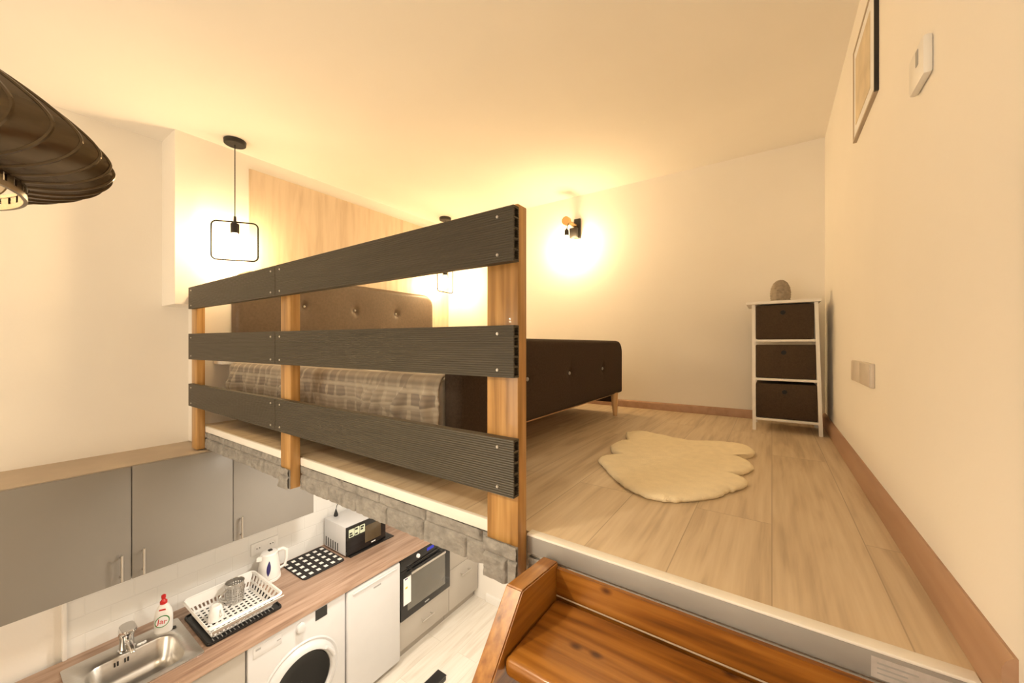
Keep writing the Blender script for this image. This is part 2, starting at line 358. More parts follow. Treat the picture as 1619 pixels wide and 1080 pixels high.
# loft slab, its laminate, upper left wall with its pilaster, wood wall panel
struct(MB().box((XL, YE, 1.975), (XR, YB, 2.098)).build('ceiling_lower', M['ceil'], origin=(0, 0, 0)), 'underside slab of the loft')
struct(MB().box((-2.945, YE, 2.098), (XR, YB, L)).build('floor_loft', M['oak'], origin=(0, 0, 0)), 'oak laminate loft floor')
up = MB().box((XL, YE, 2.098), (-2.945, YB, ZC)); up.box((XL, .734, 2.855), (-2.945, YE, ZC))
struct(up.build('wall_left_upper', M['wall'], origin=(0, 0, 0)), 'white wall beside the loft with a step in it')
struct(MB().box((-2.945, 1.122, L), (-2.932, YB, 3.808)).build('wall_panel', M['panel'], origin=(0, 0, 0)), 'oak wood panelling behind the bed head')
# skirting
def skirt_poly(): return [(0, 0), (.015, 0), (.015, .062), (.011, .072), (.004, .079), (0, .079)]
sk = MB().prism([(XR-x, L+z) for x, z in skirt_poly()], 1, .80, YB-.015)
struct(sk.build('baseboard_right', M['skirt'], origin=(0, 0, 0)))
sk = MB().prism([(YB-x, L+z*.72) for x, z in skirt_poly()], 0, -2.93, XR-.015)
struct(sk.build('baseboard_back', M['skirt'], origin=(0, 0, 0)))
sk = MB().prism([(YB-x, z) for x, z in skirt_poly()], 0, -2.4, XR)
struct(sk.build('baseboard_kitchen', M['whitepaint'], origin=(0, 0, 0)))
# white edge strip under the railing and grey aluminium nosing over the stairs
tb = MB()
for x0, x1 in ((-2.85, -1.80), (-1.712, -.640)): tb.box((x0, .852, 2.078), (x1, YE, L+.002), .002)
struct(tb.build('trim_1', M['trimpaint'], origin=(0, 0, 0)), 'white painted strip along the loft edge')
struct(MB().box((-.535, .851, 2.060), (XR-.016, YE, L-.005), .002).build('trim_2', M['alu'], origin=(0, 0, 0)), 'grey aluminium edge over the stairs')
struct(MB().box((-.535, .850, L-.005), (XR-.016, YE+.012, L+.0015), .002).build('trim_3', M['trimpaint'], origin=(0, 0, 0)), 'cream lip on the loft floor edge over the stairs')
# stone cladding: real relief, courses of rough bricks
def stone_piece(mb, x0, x1, z0, z1, yf, back, seed):
    nx = max(6, int((x1-x0)/.0032)); nz = max(6, int((z1-z0)/.0032))
    zs = z0 + (z1-z0)*.62
    def grooves(x, z):
        row = 0 if z < zs else 1
        ln = .185 if row == 0 else .235
        off = .0 if row == 0 else .09
        fx = ((x+off+10) / ln) % 1.0
        bi = int((x+off+10)/ln)*7+row*31
        gx = min(fx, 1-fx)*ln
        gz = min(abs(z-zs), 1)
        e = min(gx, gz)
        g = 1-math.exp(-(e/.0035)**2)
        return g, bi
    def f(u, v):
        x = x0+(x1-x0)*u; z = z0+(z1-z0)*v
        g, bi = grooves(x, z)
        p = Vector((x*11, z*24, bi*3.1+seed))
        h = 1-abs(noise.noise(p))*2.2                         # broken ridges
        h += .7*(1-abs(noise.noise(p*2.3+Vector((5, 2, 1))))*2)+.5*noise.noise(p*5)
        tilt = .5*math.sin(bi*12.7)*(z-(z0+z1)/2)/.05
        d = g*(.007+.0026*max(-1.4, min(2.2, h+tilt)))
        if v < .01 or v > .99: z += .003*noise.noise(Vector((x*40, v*3, seed)))
        return (x, yf+.004-d, z)
    mb.grid(f, nx, nz)
    r = mb.bm
    mb.box((x0, yf+.003, z0+.003), (x1, back, z1-.003))
st = MB()
stone_piece(st, -2.85, -1.802, 1.978, 2.076, .858, YE, 1); stone_piece(st, -1.710, -.642, 1.976, 2.076, .857, YE, 9)
stone_piece(st, -1.800, -1.712, 1.985, 2.072, .803, .8095, 4)          # slip in front of the middle post
stone_piece(st, -.640, -.535, 1.990, 2.094, .803, .8095, 6)            # slip in front of the end post
stone_piece(st, -.533, -.462, 1.985, 2.050, .857, YE, 12)
struct(st.build('trim_4', M['stone'], origin=(0, 0, 0), angle=60), 'grey stone brick cladding on the loft edge')

# ------------------------------------------------------------------ railing
rail = thing('railing', 'loft railing of dark ridged boards screwed to stained pine posts', 'railing', (-1.7, .83, 1.98))
def post(x0, x1, z0, z1): return MB().box((x0, .81, z0), (x1, .852, z1), .003).build('post', M['pinez'], rail)
post(-2.935, -2.85, 1.977, 2.93); post(-1.80, -1.712, 1.985, 2.93); post(-.637, -.536, 1.995, 2.972)
XJ = -1.795
for zt0, zt1, zb0, zb1 in ((2.953, 2.961, 2.825, 2.821), (2.676, 2.659, 2.522, 2.526), (2.375, 2.370, 2.243, 2.224)):
    xa, xe = -2.9, -.533
    def zz(x): t = (x-xa)/(xe-xa); return zb0+(zb1-zb0)*t, zt0+(zt1-zt0)*t
    for x0, x1 in ((xa, XJ-.0015), (XJ+.0015, xe)):
        b0, t0 = zz(x0); b1, t1 = zz(x1); mb = MB()
        def slab(y0, y1, f0, f1):
            bm = mb.bm; P = []
            for x, b, t in ((x0, b0, t0), (x1, b1, t1)):
                for y in (y0, y1):
                    for f in (f0, f1): P.append(bm.verts.new((x, y, b+(t-b)*f)))
            a, b_, c, d, e, f_, g, h = P
            for q in ((a, b_, d, c), (e, g, h, f_), (a, e, f_, b_), (c, d, h, g), (a, c, g, e), (b_, f_, h, d)): bm.faces.new(q)
        slab(.785, .790, 0, 1); slab(.805, .8098, 0, 1)
        for k in range(6):
            f = k/5*.96; slab(.790, .805, f, f+.04)
        bmesh.ops.recalc_face_normals(mb.bm, faces=mb.bm.faces)
        bd = mb.build('board', M['board'], rail)
        sx = ([x0+.045, x1-.04] if x0 < -2 else [x0+.04, x1-.05])
        for x in sx:
            b, t = zz(x)
            for f in (.14, .84):
                MB().cyl((x, .7855, b+(t-b)*f), (x, .7825, b+(t-b)*f), .0048, .0036, 12).build('screw', M['steel'], bd)

# ------------------------------------------------------------------ bed
bed = thing('bed', 'double bed with dark brown upholstered buttoned headboard and footboard', 'bed', (-1.9, 1.88, L))
def tufted(name, mat, x_face, thick, sgn, y0, y1, z0, z1, rad, buttons, depth):
    mb = MB(); ny, nz = 150, 60
    edge = .03
    def fy(u, v):
        y = y0+(y1-y0)*u; z = z0+(z1-z0)*v
        for cy, s in ((y0+rad, -1), (y1-rad, 1)):
            cz = z1-rad
            if (y-cy)*s > 0 and z > cz:
                dx, dz = y-cy, z-cz; m = max(abs(dx), abs(dz)); d = math.hypot(dx, dz)
                if d > 1e-9: k = m/d; y, z = cy+dx*k, cz+dz*k
        return y, z
    def f(u, v):
        y, z = fy(u, v)
        e = min(u*(y1-y0), (1-u)*(y1-y0), v*(z1-z0), (1-v)*(z1-z0))
        t = min(1, e/edge); bul = math.sqrt(max(0, 1-(1-t)**2))
        x = x_face - sgn*(1-bul)*edge*.8
        for by, bz in buttons:
            dd = math.hypot(y-by, z-bz); x -= sgn*depth*(math.exp(-(dd/.028)**2)+.35*math.exp(-(dd/.11)**2))
            # soft pulls running from the button
            x -= sgn*.003*math.exp(-((y-by)/.012)**2)*math.exp(-(abs(z-bz)/.06))
        return (x, y, z)
    mb.grid(f, ny, nz)
    xb = x_face-sgn*thick
    def fb(u, v):
        y, z = fy(u, v); return (xb, y, z)
    mb.grid(fb, ny, nz)
    # rim
    per = [(i/(ny-1), 0) for i in range(ny)]+[(1, j/(nz-1)) for j in range(1, nz)]+[(1-i/(ny-1), 1) for i in range(1, ny)]+[(0, 1-j/(nz-1)) for j in range(1, nz-1)]
    A = [mb.bm.verts.new(f(*p)) for p in per]; B = [mb.bm.verts.new(fb(*p)) for p in per]; n = len(per)
    for i in range(n): mb.bm.faces.new((A[i], A[(i+1) % n], B[(i+1) % n], B[i]))
    bmesh.ops.remove_doubles(mb.bm, verts=mb.bm.verts, dist=1e-5); bmesh.ops.recalc_face_normals(mb.bm, faces=mb.bm.faces)
    o = mb.build(name, mat, bed, angle=50)
    for by, bz in buttons:
        MB().sph((x_face-sgn*(depth*1.28-.004), by, bz), .010, (.6, 1, 1), 14, 8).build('button', M['steel'] if name == 'headboard' else M['greyprint'], o)
    return o
tufted('headboard', M['leather'], -2.855, .07, 1, 1.015, 2.752, 2.20, 3.105, .11, [(1.459, 2.895), (1.877, 2.895), (2.295, 2.895)], .020)
tufted('footboard', M['fabric'], -.90, .065, 1, .985, 2.754, 2.26, 2.638, .085, [(1.453, 2.454), (1.885, 2.454), (2.373, 2.454)], .012)
for y in (1.0, 2.70): MB().box((-2.86, y, 2.19), (-.962, y+.04, 2.2615), .006).build('side_rail', M['fabric'], bed)
MB().box((-2.86, 1.04, 2.24), (-.962, 2.70, 2.262)).build('slat_base', M['beech'], bed)
for x, y in ((-.918, 2.62), (-.918, 1.12), (-2.87, 1.12), (-2.87, 2.62)):
    z1 = 2.27 if x > -2 else 2.205
    MB().cyl((x+(.006 if x > -2 else 0), y, L), (x, y, z1), .014, .026, 20).build('leg', M['beech'], bed)
tag(MB().box((-2.848, .985, 2.2625), (-.984, 2.74, 2.484), .018, 3).build('mattress', M['sheet']), 'white mattress on the bed, its edge showing left of the blanket', 'mattress')
# blanket
def blanket():
    X0, X1 = -2.80, -.969
    nx, ns = 220, 110
    far, near = 2.66, .998
    top = 2.487; R = .022; hang = .265
    L2 = R*PI/2
    bm = bmesh.new(); uvl = bm.loops.layers.uv.new('cloth'); V = []; UV = {}
    for i in range(nx):
        x = X0+(X1-X0)*i/(nx-1); row = []; tt = (x-X0)/(X1-X0)
        far = 1.012+1.55*max(0, .62-tt)+.02*noise.noise(Vector((x*4, 0, 9))); L1 = far-near; LT = L1+L2+hang   # folded back from the bed top towards the footboard
        for j in range(ns):
            q_ = j/(ns-1); s = L1*q_/.35 if q_ < .35 else L1+(LT-L1)*(q_-.35)/.65
            hem = .02*noise.noise(Vector((x*5, 3, 0)))
            if s < L1: y, z, n = far-s, top, Vector((0, 0, 1))
            elif s < L1+L2:
                a = (s-L1)/R; y, z, n = near-R*math.sin(a), top-R+R*math.cos(a), Vector((0, -math.sin(a), math.cos(a)))
            else:
                h = s-L1-L2; y, z, n = near-R, top-R-h*(1+hem/hang), Vector((0, -1, 0))
            k = max(0, min(1, (s-L1-.012)/.09))              # folds belong to the hanging side
            p = Vector((x*9+s*2.5, s*2.2, 1.7))
            fold = abs(noise.noise(p))*.034 + abs(noise.noise(Vector((x*19-s*16, s*5, 8))))*.020
            # a few deep diagonal pleats
            for cx, sl, am, wd in ((-2.72, .15, .020, .018), (-2.66, .1, .016, .016), (-2.03, .35, .026, .02), (-1.96, .5, .03, .022), (-1.90, .25, .018, .018), (-1.36, .25, .016, .018), (-1.30, .3, .016, .014), (-1.02, -.05, .018, .018), (-1.16, .5, .018, .02)):
                fold += 2.1*am*math.exp(-(abs(x-cx+sl*(s-L1-.1))/(wd*.8))**1.4)
            flat = .0035*noise.noise(Vector((x*6, s*6, 4)))+.003
            d = k*fold+(1-k)*max(.0005, flat)
            v = bm.verts.new(Vector((x, y, z))+n*(d+.004)); row.append(v); UV[v] = (x, s-L1)
        V.append(row)
    for i in range(nx-1):
        for j in range(ns-1):
            f = bm.faces.new((V[i][j], V[i][j+1], V[i+1][j+1], V[i+1][j])); f.smooth = True
            for lp in f.loops: lp[uvl].uv = UV[lp.vert]
    bmesh.ops.recalc_face_normals(bm, faces=bm.faces)
    me = bpy.data.meshes.new('blanket'); org = Vector((-1.9, 1.8, 2.2))
    for v in bm.verts: v.co -= org
    bm.to_mesh(me); bm.free(); me.materials.append(M['blanket'])
    o = bpy.data.objects.new('blanket', me); C.objects.link(o); o.location = org
    so = o.modifiers.new('thick', 'SOLIDIFY'); so.thickness = .006; so.offset = 1
    return tag(o, 'beige and brown patchwork plaid blanket hanging over the side of the bed', 'blanket')
blanket()

tag(MB().box((-2.945, .925, 2.486), (-2.815, 1.005, 2.515), .004).build('wall_shelf', M['whitepaint']), 'small white shelf on the wall left of the blanket', 'shelf')

# ------------------------------------------------------------------ drawer unit, ornament, rug
dr = thing('drawer_unit', 'narrow white framed unit of three dark brown fabric drawers in the corner', 'drawer unit', (.055, 2.8, L))
DX0, DX1, DY0, DY1 = -.100, .222, 2.645, 2.93
for xt, xb in ((-.098, -.094), (.192, .212)):
    for y, yt in ((DY0, DY0+.012), (DY1-.018, DY1-.03)):
        mb = MB(); w_ = .017
        P = []
        for (xx, yy, zz_) in ((xb, y, L), (xt, yt, 2.845)):
            P.append([mb.bm.verts.new((xx+a, yy+b, zz_)) for a, b in ((0, 0), (w_, 0), (w_, w_), (0, w_))])
        for k in range(4): mb.bm.faces.new((P[0][k], P[0][(k+1) % 4], P[1][(k+1) % 4], P[1][k]))
        mb.bm.faces.new(list(reversed(P[0]))); mb.bm.faces.new(P[1])
        mb.build('leg', M['whitepaint'], dr)
MB().box((-.126, 2.638, 2.845), (.222, 2.955, 2.862), .003).build('top', M['whitepaint'], dr)
for z0, xa, xb in ((2.170, -.080, .214), (2.402, -.080, .208), (2.626, -.080, .202)):
    MB().box((xa, DY0+.004, z0), (xb, DY1-.02, z0+.014), .002).build('shelf', M['whitepaint'], dr)
for z0, z1, x1 in ((2.186, 2.385, .207), (2.418, 2.610, .200), (2.642, 2.838, .192)):
    d = MB().box((-.078, DY0+.006, z0), (x1, DY1-.03, z1), .006).build('drawer', M['boxfab'], dr)
    c = ((-.078+x1)/2-.005, DY0+.006, z1-.045)
    MB().lathe(c, [(.011, 0), (.0125, 0), (.0125, .002), (.011, .002), (.011, 0)], 20, Matrix.Rotation(PI/2, 4, 'X'), cap=False).build('pull_ring', M['porthole'], d)
    MB().cyl((c[0], c[1]-.0008, c[2]), (c[0], c[1]+.002, c[2]), .0112, seg=16).build('pull_hole', M['porthole'], d)
orn = thing('ornament', 'small grey brown dome shaped ornament with knobbly surface on the drawer unit', 'ornament', (.042, 2.77, 2.862))
mb = MB()
def dome(u, v):
    a = 2*PI*u; t = v
    zz_ = 2.868+.128*t
    r = .050*math.sqrt(max(0, 1-(max(0, t-.28)/.72)**2.4)) if t > .28 else .050-.004*(1-t/.28)
    k = .0035*max(0, math.sin(a*9+ (int(t*9) % 2)*PI))*abs(math.sin(t*9*PI))
    r = max(.0012, r+k*(1-t*.5)); return (.042+r*math.cos(a), 2.77+r*math.sin(a), zz_)
mb.grid(dome, 72, 46, closed_u=True); mb.build('body', M['stonehead'], orn)
MB().cyl((.042, 2.77, 2.862), (.042, 2.77, 2.872), .052, .050, 40).build('base', M['stonehead'], orn)

# rug outline traced on the floor
RUG = [(398,780),(412,768),(430,762),(455,760),(480,760),(530,764),(504,754),(480,745),(468,735),(462,725),(463,714),(470,705),(484,696),(500,690),(518,685),(548,684),(540,664),(540,645),(566,640),(600,638),(640,643),(680,650),(720,659),(760,668),(805,678),(850,685),(900,688),(950,688),(1000,690),(1050,695),(1092,699),(1130,705),(1158,716),(1180,730),(1190,745),(1178,756),(1160,762),(1098,764),(1128,776),(1150,785),(1163,797),(1175,808),(1182,822),(1158,836),(1130,845),(1080,850),(1012,851),(1058,860),(1090,865),(1116,872),(1140,880),(1152,892),(1148,905),(1120,917),(1090,925),(1063,931),(1040,940),(1022,951),(1000,960),(950,967),(900,972),(850,977),(800,980),(760,980),(720,978),(680,970),(640,960),(598,943),(560,925),(530,907),(500,885),(478,867),(460,850),(445,832),(430,815),(414,798)]
def px2floor(px, py, z):
    ya = math.radians(34.4); a = (px-809.5)/600; b = -(py-545)/600
    d = Vector((-math.sin(ya)+math.cos(ya)*a, math.cos(ya)+math.sin(ya)*a, b)); t = (z-CAMZ)/d.z; return d*t
RUG = [(a[0]+(b[0]-a[0])*t/3, a[1]+(b[1]-a[1])*t/3) for a, b in zip(RUG, RUG[1:]+RUG[:1]) for t in range(3)]
rp = [px2floor(820+x*500/1588, 480+y*500/1588, L+.016) for x, y in RUG]
def make_rug():
    bm = bmesh.new(); n = len(rp); cx = sum(p.x for p in rp)/n; cy = sum(p.y for p in rp)/n
    rings = []
    for k, (sc, h) in enumerate(((.985, .001), (1.0, .008), (.995, .014), (.975, .019), (.94, .021), (.86, .022), (.74, .022), (.6, .022), (.45, .022), (.3, .022), (.15, .022))):
        ring = []
        for i, p in enumerate(rp):
            x = cx+(p.x-cx)*sc; y = cy+(p.y-cy)*sc
            if k < 4:
                ln = math.hypot(p.x-cx, p.y-cy); j_ = .006*noise.noise(Vector((p.x*70, p.y*70, 1)))+.005*noise.noise(Vector((p.x*190, p.y*190, 2))); x += (p.x-cx)/ln*j_; y += (p.y-cy)/ln*j_
            hh = h+(.0025*noise.noise(Vector((x*16, y*16, 0)))+.0015*noise.noise(Vector((x*60, y*60, 5)))) if k > 1 else h
            ring.append(bm.verts.new((x, y, L+hh)))
        rings.append(ring)
    for a, b in zip(rings, rings[1:]):
        for i in range(n): bm.faces.new((a[i], a[(i+1) % n], b[(i+1) % n], b[i]))
    c = bm.verts.new((cx, cy, L+.022))
    for i in range(n): bm.faces.new((rings[-1][i], rings[-1][(i+1) % n], c))
    bm.faces.new(list(reversed(rings[0])))
    bmesh.ops.recalc_face_normals(bm, faces=bm.faces)
    mb = MB(); mb.bm.free(); mb.bm = bm
    return mb.build('rug', M['fur'], angle=80)
tag(make_rug(), 'cream sheepskin shaped fluffy rug on the loft floor', 'rug')

# ------------------------------------------------------------------ wall things on the right
pf = thing('picture_frame', 'pale framed picture with one black side edge high on the right wall', 'picture', (XR, 1.79, 3.395))
fx0, fy0, fy1, fz0, fz1 = .261, 1.600, 1.975, 3.395, 3.745
fm = MB()
fm.box((fx0, fy1-.008, fz0), (XR, fy1, fz1)); fm.box((fx0, fy0+.008, fz0), (XR, fy1-.008, fz0+.008)); fm.box((fx0, fy0+.008, fz1-.008), (XR, fy1-.008, fz1))
fm.build('frame', M['cab_edge'], pf)
MB().box((fx0, fy0, fz0), (XR, fy0+.008, fz1)).build('side_edge', M['blackm'], pf)
MB().box((fx0+.003, fy0+.008, fz0+.008), (XR-.002, fy1-.008, fz1-.008)).build('mat', M['sticker'], pf)
MB().box((fx0+.0015, fy0+.075, fz0+.05), (fx0+.003, fy1-.045, fz1-.05)).build('art_print', M['art'], pf)
th = thing('thermostat', 'small white thermostat box high on the right wall', 'thermostat', (XR, 1.172, 3.165))
MB().box((.256, 1.122, 3.168), (XR, 1.222, 3.250), .006).build('body', M['white'], th)
MB().box((.2546, 1.150, 3.205), (.2572, 1.165, 3.238), .001).build('dial', M['greyprint'], th)
sw = thing('wall_switch', 'white double switch plate on the right wall by the drawer unit', 'switch', (XR, 1.83, 2.47))
MB().box((.260, 1.655, 2.470), (XR, 2.0, 2.549), .003).build('plate', M['swplate'], sw)
for a in (1.659, 1.830): MB().box((.2585, a, 2.474), (.2605, a+.167, 2.545), .0008).build('rocker', M['swplate'], sw)

# ------------------------------------------------------------------ lamps
def pendant(x, y, ang, label):
    t = thing('pendant_lamp', label, 'lamp', (x, y, ZC), 'frame pendants by the bed head')
    MB().cyl((x, y, ZC), (x, y, ZC-.028), .060, .058, 40, bev=.003).build('canopy', M['blackm'], t)
    MB().tube([(x, y, ZC-.028), (x, y, 3.42)], .0028, 8).build('cable', M['black'], t)
    zt = 3.39
    MB().cyl((x, y, 3.42), (x, y, 3.375), .007, .009, 16).build('cord_grip', M['black'], t)
    MB().cyl((x, y, 3.375), (x, y, 3.312), .024, .024, 24, bev=.003).build('socket', M['blackm'], t)
    dx, dy = math.cos(ang), math.sin(ang)
    P = [(x+dx*a, y+dy*a, z) for a, z in rrect(-.125, 3.143, .125, 3.385, .03)]
    MB().tube(P, .0048, 8, closed=True).build('wire_frame', M['wire'], t)
    MB().lathe((x, y, 3.235), [(.006, -.052), (.022, -.046), (.036, -.03), (.042, -.008), (.040, .012), (.030, .036), (.018, .056), (.014, .077)], 28).build('bulb', M['bulb'], t)
    return t
pendant(-2.80, .990, math.atan2(.81, .58), 'black wire frame pendant lamp at the near side of the headboard')
pendant(-2.74, 2.80, math.atan2(.99, -.1), 'black wire frame pendant lamp at the far side of the headboard by the wall')
sc_ = thing('wall_lamp', 'black wall lamp with brass wheel and hanging bulb socket on the back wall', 'lamp', (-1.40, YB, 3.52))
MB().box((-1.420, 3.026, 3.525), (-1.362, YB, 3.700), .003).build('back_plate', M['blackm'], sc_)
MB().box((-1.445, 2.985, 3.530), (-1.372, 3.026, 3.615), .004).build('junction_box', M['blackm'], sc_)
MB().cyl((-1.405, 3.026, 3.640), (-1.430, 2.90, 3.655), .016, .014, 20).build('arm', M['gold'], sc_)
MB().lathe((-1.432, 2.905, 3.655), [(.012, -.016), (.036, -.016), (.036, -.010), (.029, -.004), (.029, .004), (.036, .010), (.036, .016), (.012, .016)], 32, Matrix.Rotation(PI/2, 4, 'X')).build('wheel', M['gold'], sc_)
MB().tube([(-1.405, 2.905, 3.665), (-1.408, 2.905, 3.64), (-1.426, 2.905, 3.60), (-1.430, 2.905, 3.585)], .003, 8).build('cord', M['black'], sc_)
MB().cyl((-1.430, 2.905, 3.590), (-1.430, 2.905, 3.575), .006, .016, 16).build('cord_grip', M['black'], sc_)
MB().cyl((-1.430, 2.905, 3.575), (-1.430, 2.905, 3.528), .018, .018, 20).build('socket', M['blackm'], sc_)
MB().lathe((-1.430, 2.905, 3.455), [(.006, -.05), (.02, -.046), (.034, -.032), (.041, -.008), (.039, .014), (.030, .036), (.018, .056), (.014, .073)], 28).build('bulb', M['bulb2'], sc_)

# big petal lampshade
LX, LY = -.956, -.102
def big_lamp():
    t = thing('petal_pendant_lamp', 'large dark bronze pendant lampshade of overlapping petals', 'lamp', (LX, LY, ZC))
    prof = [(.05, 3.035), (.09, 3.022), (.13, 2.998), (.17, 2.972), (.205, 2.945), (.232, 2.920), (.246, 2.900), (.244, 2.886), (.232, 2.872), (.212, 2.860), (.188, 2.852), (.165, 2.848)]
    def pr(v):
        f = v*(len(prof)-1); i = min(int(f), len(prof)-2); k = f-i
        g = lambda j: prof[max(0, min(len(prof)-1, j))]
        p0, p1, p2, p3 = g(i-1), g(i), g(i+1), g(i+2)
        return tuple(.5*(2*p1[c]+(p2[c]-p0[c])*k+(2*p0[c]-5*p1[c]+4*p2[c]-p3[c])*k*k+(3*p1[c]-p0[c]-3*p2[c]+p3[c])*k**3) for c in (0, 1))
    n = 38; step = 2*PI/n; span = step*1.3
    for k in range(n):
        a1 = math.radians(33)+step*k; mb = MB()
        def f(u, v, inner=0):
            r, z = pr(v); bul = math.sin(PI*v)**.7
            rr = r+(.008*u-.034*(1-u))*bul-inner          # leading edge stands off, trailing edge tucks under
            a = a1-span*(1-u)
            return (LX+rr*math.cos(a), LY+rr*math.sin(a), z)
        mb.grid(f, 6, 40); mb.grid(lambda u, v: f(u, v, .003), 6, 40)
        for rimu in (0, 1):
            A = [mb.bm.verts.new(f(rimu, j/39)) for j in range(40)]; B = [mb.bm.verts.new(f(rimu, j/39, .003)) for j in range(40)]
            for j in range(39): mb.bm.faces.new((A[j], A[j+1], B[j+1], B[j]))
        bmesh.ops.remove_doubles(mb.bm, verts=mb.bm.verts, dist=1e-5); bmesh.ops.recalc_face_normals(mb.bm, faces=mb.bm.faces)
        mb.tube([f(1, j/39, .001) for j in range(40)], .0026, 6)      # rolled leading edge
        mb.build('petal', M['petal'], t, angle=50)
    mb = MB(); seg = 48
    for k in range(seg):
        a0 = 2*PI*k/seg; a1 = a0+2*PI/seg*.68
        V = [mb.bm.verts.new((LX+r*math.cos(a), LY+r*math.sin(a), z)) for a in (a0, (a0+a1)/2, a1) for r in (.160, .1625) for z in (2.834, 2.849)]
        for s in (0, 4):
            i0, i1, o0, o1 = V[s:s+4]; i2, i3, o2, o3 = V[s+4:s+8]
            for q in ((i0, i2, i3, i1), (o0, o1, o3, o2), (i0, o0, o2, i2), (i1, i3, o3, o1)): mb.bm.faces.new(q)
    for z0, z1 in ((2.828, 2.836), (2.847, 2.852)):
        mb.lathe((LX, LY, 0), [(.159, z0), (.1635, z0), (.1635, z1), (.159, z1), (.159, z0)], 72, cap=False)
    mb.build('slotted_ring', M['petal'], t)
    MB().lathe((LX, LY, 3.052), [(.006, 0), (.054, -.010), (.056, -.018), (.02, -.020)], 32).build('top_cap', M['blackm'], t)
    MB().cyl((LX, LY, 3.035), (LX, LY, 2.950), .020, .020, 20).build('socket', M['blackm'], t)
    MB().lathe((LX, LY, 2.900), [(.006, -.050), (.026, -.045), (.040, -.03), (.045, -.006), (.041, .016), (.028, .036), (.018, .052)], 28).build('bulb', M['bulb3'], t)
    MB().tube([(LX, LY, 3.045), (LX, LY, ZC-.03)], .003, 8).build('cable', M['black'], t)
    MB().cyl((LX, LY, ZC-.03), (LX, LY, ZC), .055, .058, 32).build('canopy', M['blackm'], t)
big_lamp()

# ------------------------------------------------------------------ stairs
sr = thing('staircase', 'stained pine stairs with knots climbing to the loft edge', 'staircase', (-.08, -.2, 0))
dzdy = (2.112-2.005)/(.64-.542)
def stringer(x0, x1):
    top = 2.112
    P = [(.842, 1.80), (.842, 2.072), (.679, 2.086), (.679-2.086/dzdy, 0), (.679-2.086/dzdy+.27, 0)]
    return MB().prism(P, 0, x0, x1, .003).build('stringer', M['pine_y'], sr)
stringer(-.480, -.437); stringer(.225, .268)
for k in range(9):
    z = 1.995-k*.2; y0 = .605-k*.2/dzdy; 
    MB().box((-.436, y0, z-.038), (.224, y0+.222, z), .014, 4).build('tread', M['pine'], sr)
MB().box((-.436, .830, 1.90), (.224, .841, 2.061)).build('riser', M['pine'], sr)
MB().tube([(-.434, .8265, 1.9975), (.222, .8265, 1.9975)], .0018, 8).build('joint_bead', M['cab_edge'], sr)
# price sticker with bar code on the nosing
stk = thing('sticker', 'white bar code sticker on the grey loft edge near the skirting', 'sticker', (.19, .8505, 2.062))
MB().box((.135, .8502, 2.064), (.252, .8510, 2.098)).build('paper', M['paper'], stk)
mb = MB(); x = .205
while x < .25:
    ww = random.choice((.0012, .002, .003)); mb.box((x, .8498, 2.068), (x+ww, .8503, 2.088)); x += ww+random.choice((.0012, .002))
mb.build('bar_code', M['black'], stk)
for z_, x1_ in ((2.088, .19), (2.080, .178), (2.072, .185)): MB().box((.142, .8498, z_), (x1_, .8503, z_+.0025)).build('print_line', M['greyprint'], stk)

# ------------------------------------------------------------------ kitchen, below
W = .90; XF = -2.50
bp_ = MB().box((XL, .335, W), (-3.16, YB, 1.372))
struct(bp_.build('wall_tiles', M['tile'], origin=(0, 0, 0)), 'white brick tile splashback')
struct(MB().box((XL, .318, W), (-3.152, .335, 1.372), .002).build('trim_5', M['whitepaint'], origin=(0, 0, 0)), 'white vertical strip ending the tiles')
# upper cabinets
def upper(y0, y1, doors, label):
    t = thing('wall_cabinet', label, 'cabinet', (-3.0, (y0+y1)/2, 1.378), 'wall cabinets over the worktop')
    MB().box((XL, y0+.001, 1.382), (-2.80, y1-.001, 1.953)).build('body', M['cab'], t)
    MB().box((XL, y0+.001, 1.953), (-2.80, y1-.001, 1.970)).build('top_panel', M['cab_edge'], t)
    for a, b, hy in doors:
        d = MB().box((-2.799, a+.002, 1.376), (-2.780, b-.002, 1.966), .001).build('door', M['cab'], t)
        h = MB()
        h.cyl((-2.750, hy, 1.393), (-2.750, hy, 1.527), .0055, seg=14)
        for z in (1.41, 1.51): h.cyl((-2.781, hy, z), (-2.750, hy, z), .004, seg=10)
        h.build('handle', M['steel'], d)
upper(.06, .974, ((.06, .517, .476), (.517, .974, .559)), 'double door taupe wall cabinet above the sink')
upper(.974, 1.480, ((.974, 1.480, 1.012),), 'single door taupe wall cabinet running under the loft edge')
# worktop with a sink cut-out
SX0, SX1, SY0, SY1 = -3.02, -2.625, .335, .745
wt = MB()
wt.box((-3.16, -.3, .862), (SX0, YB-.001, W)); wt.box((SX1, -.3, .862), (-2.478, YB-.001, W))
wt.box((SX0, -.3, .862), (SX1, SY0, W)); wt.box((SX0, SY1, .862), (SX1, YB-.001, W))
tag(wt.build('worktop', M['worktop'], origin=(0, 0, 0)), 'walnut brown kitchen worktop running back under the loft', 'worktop')
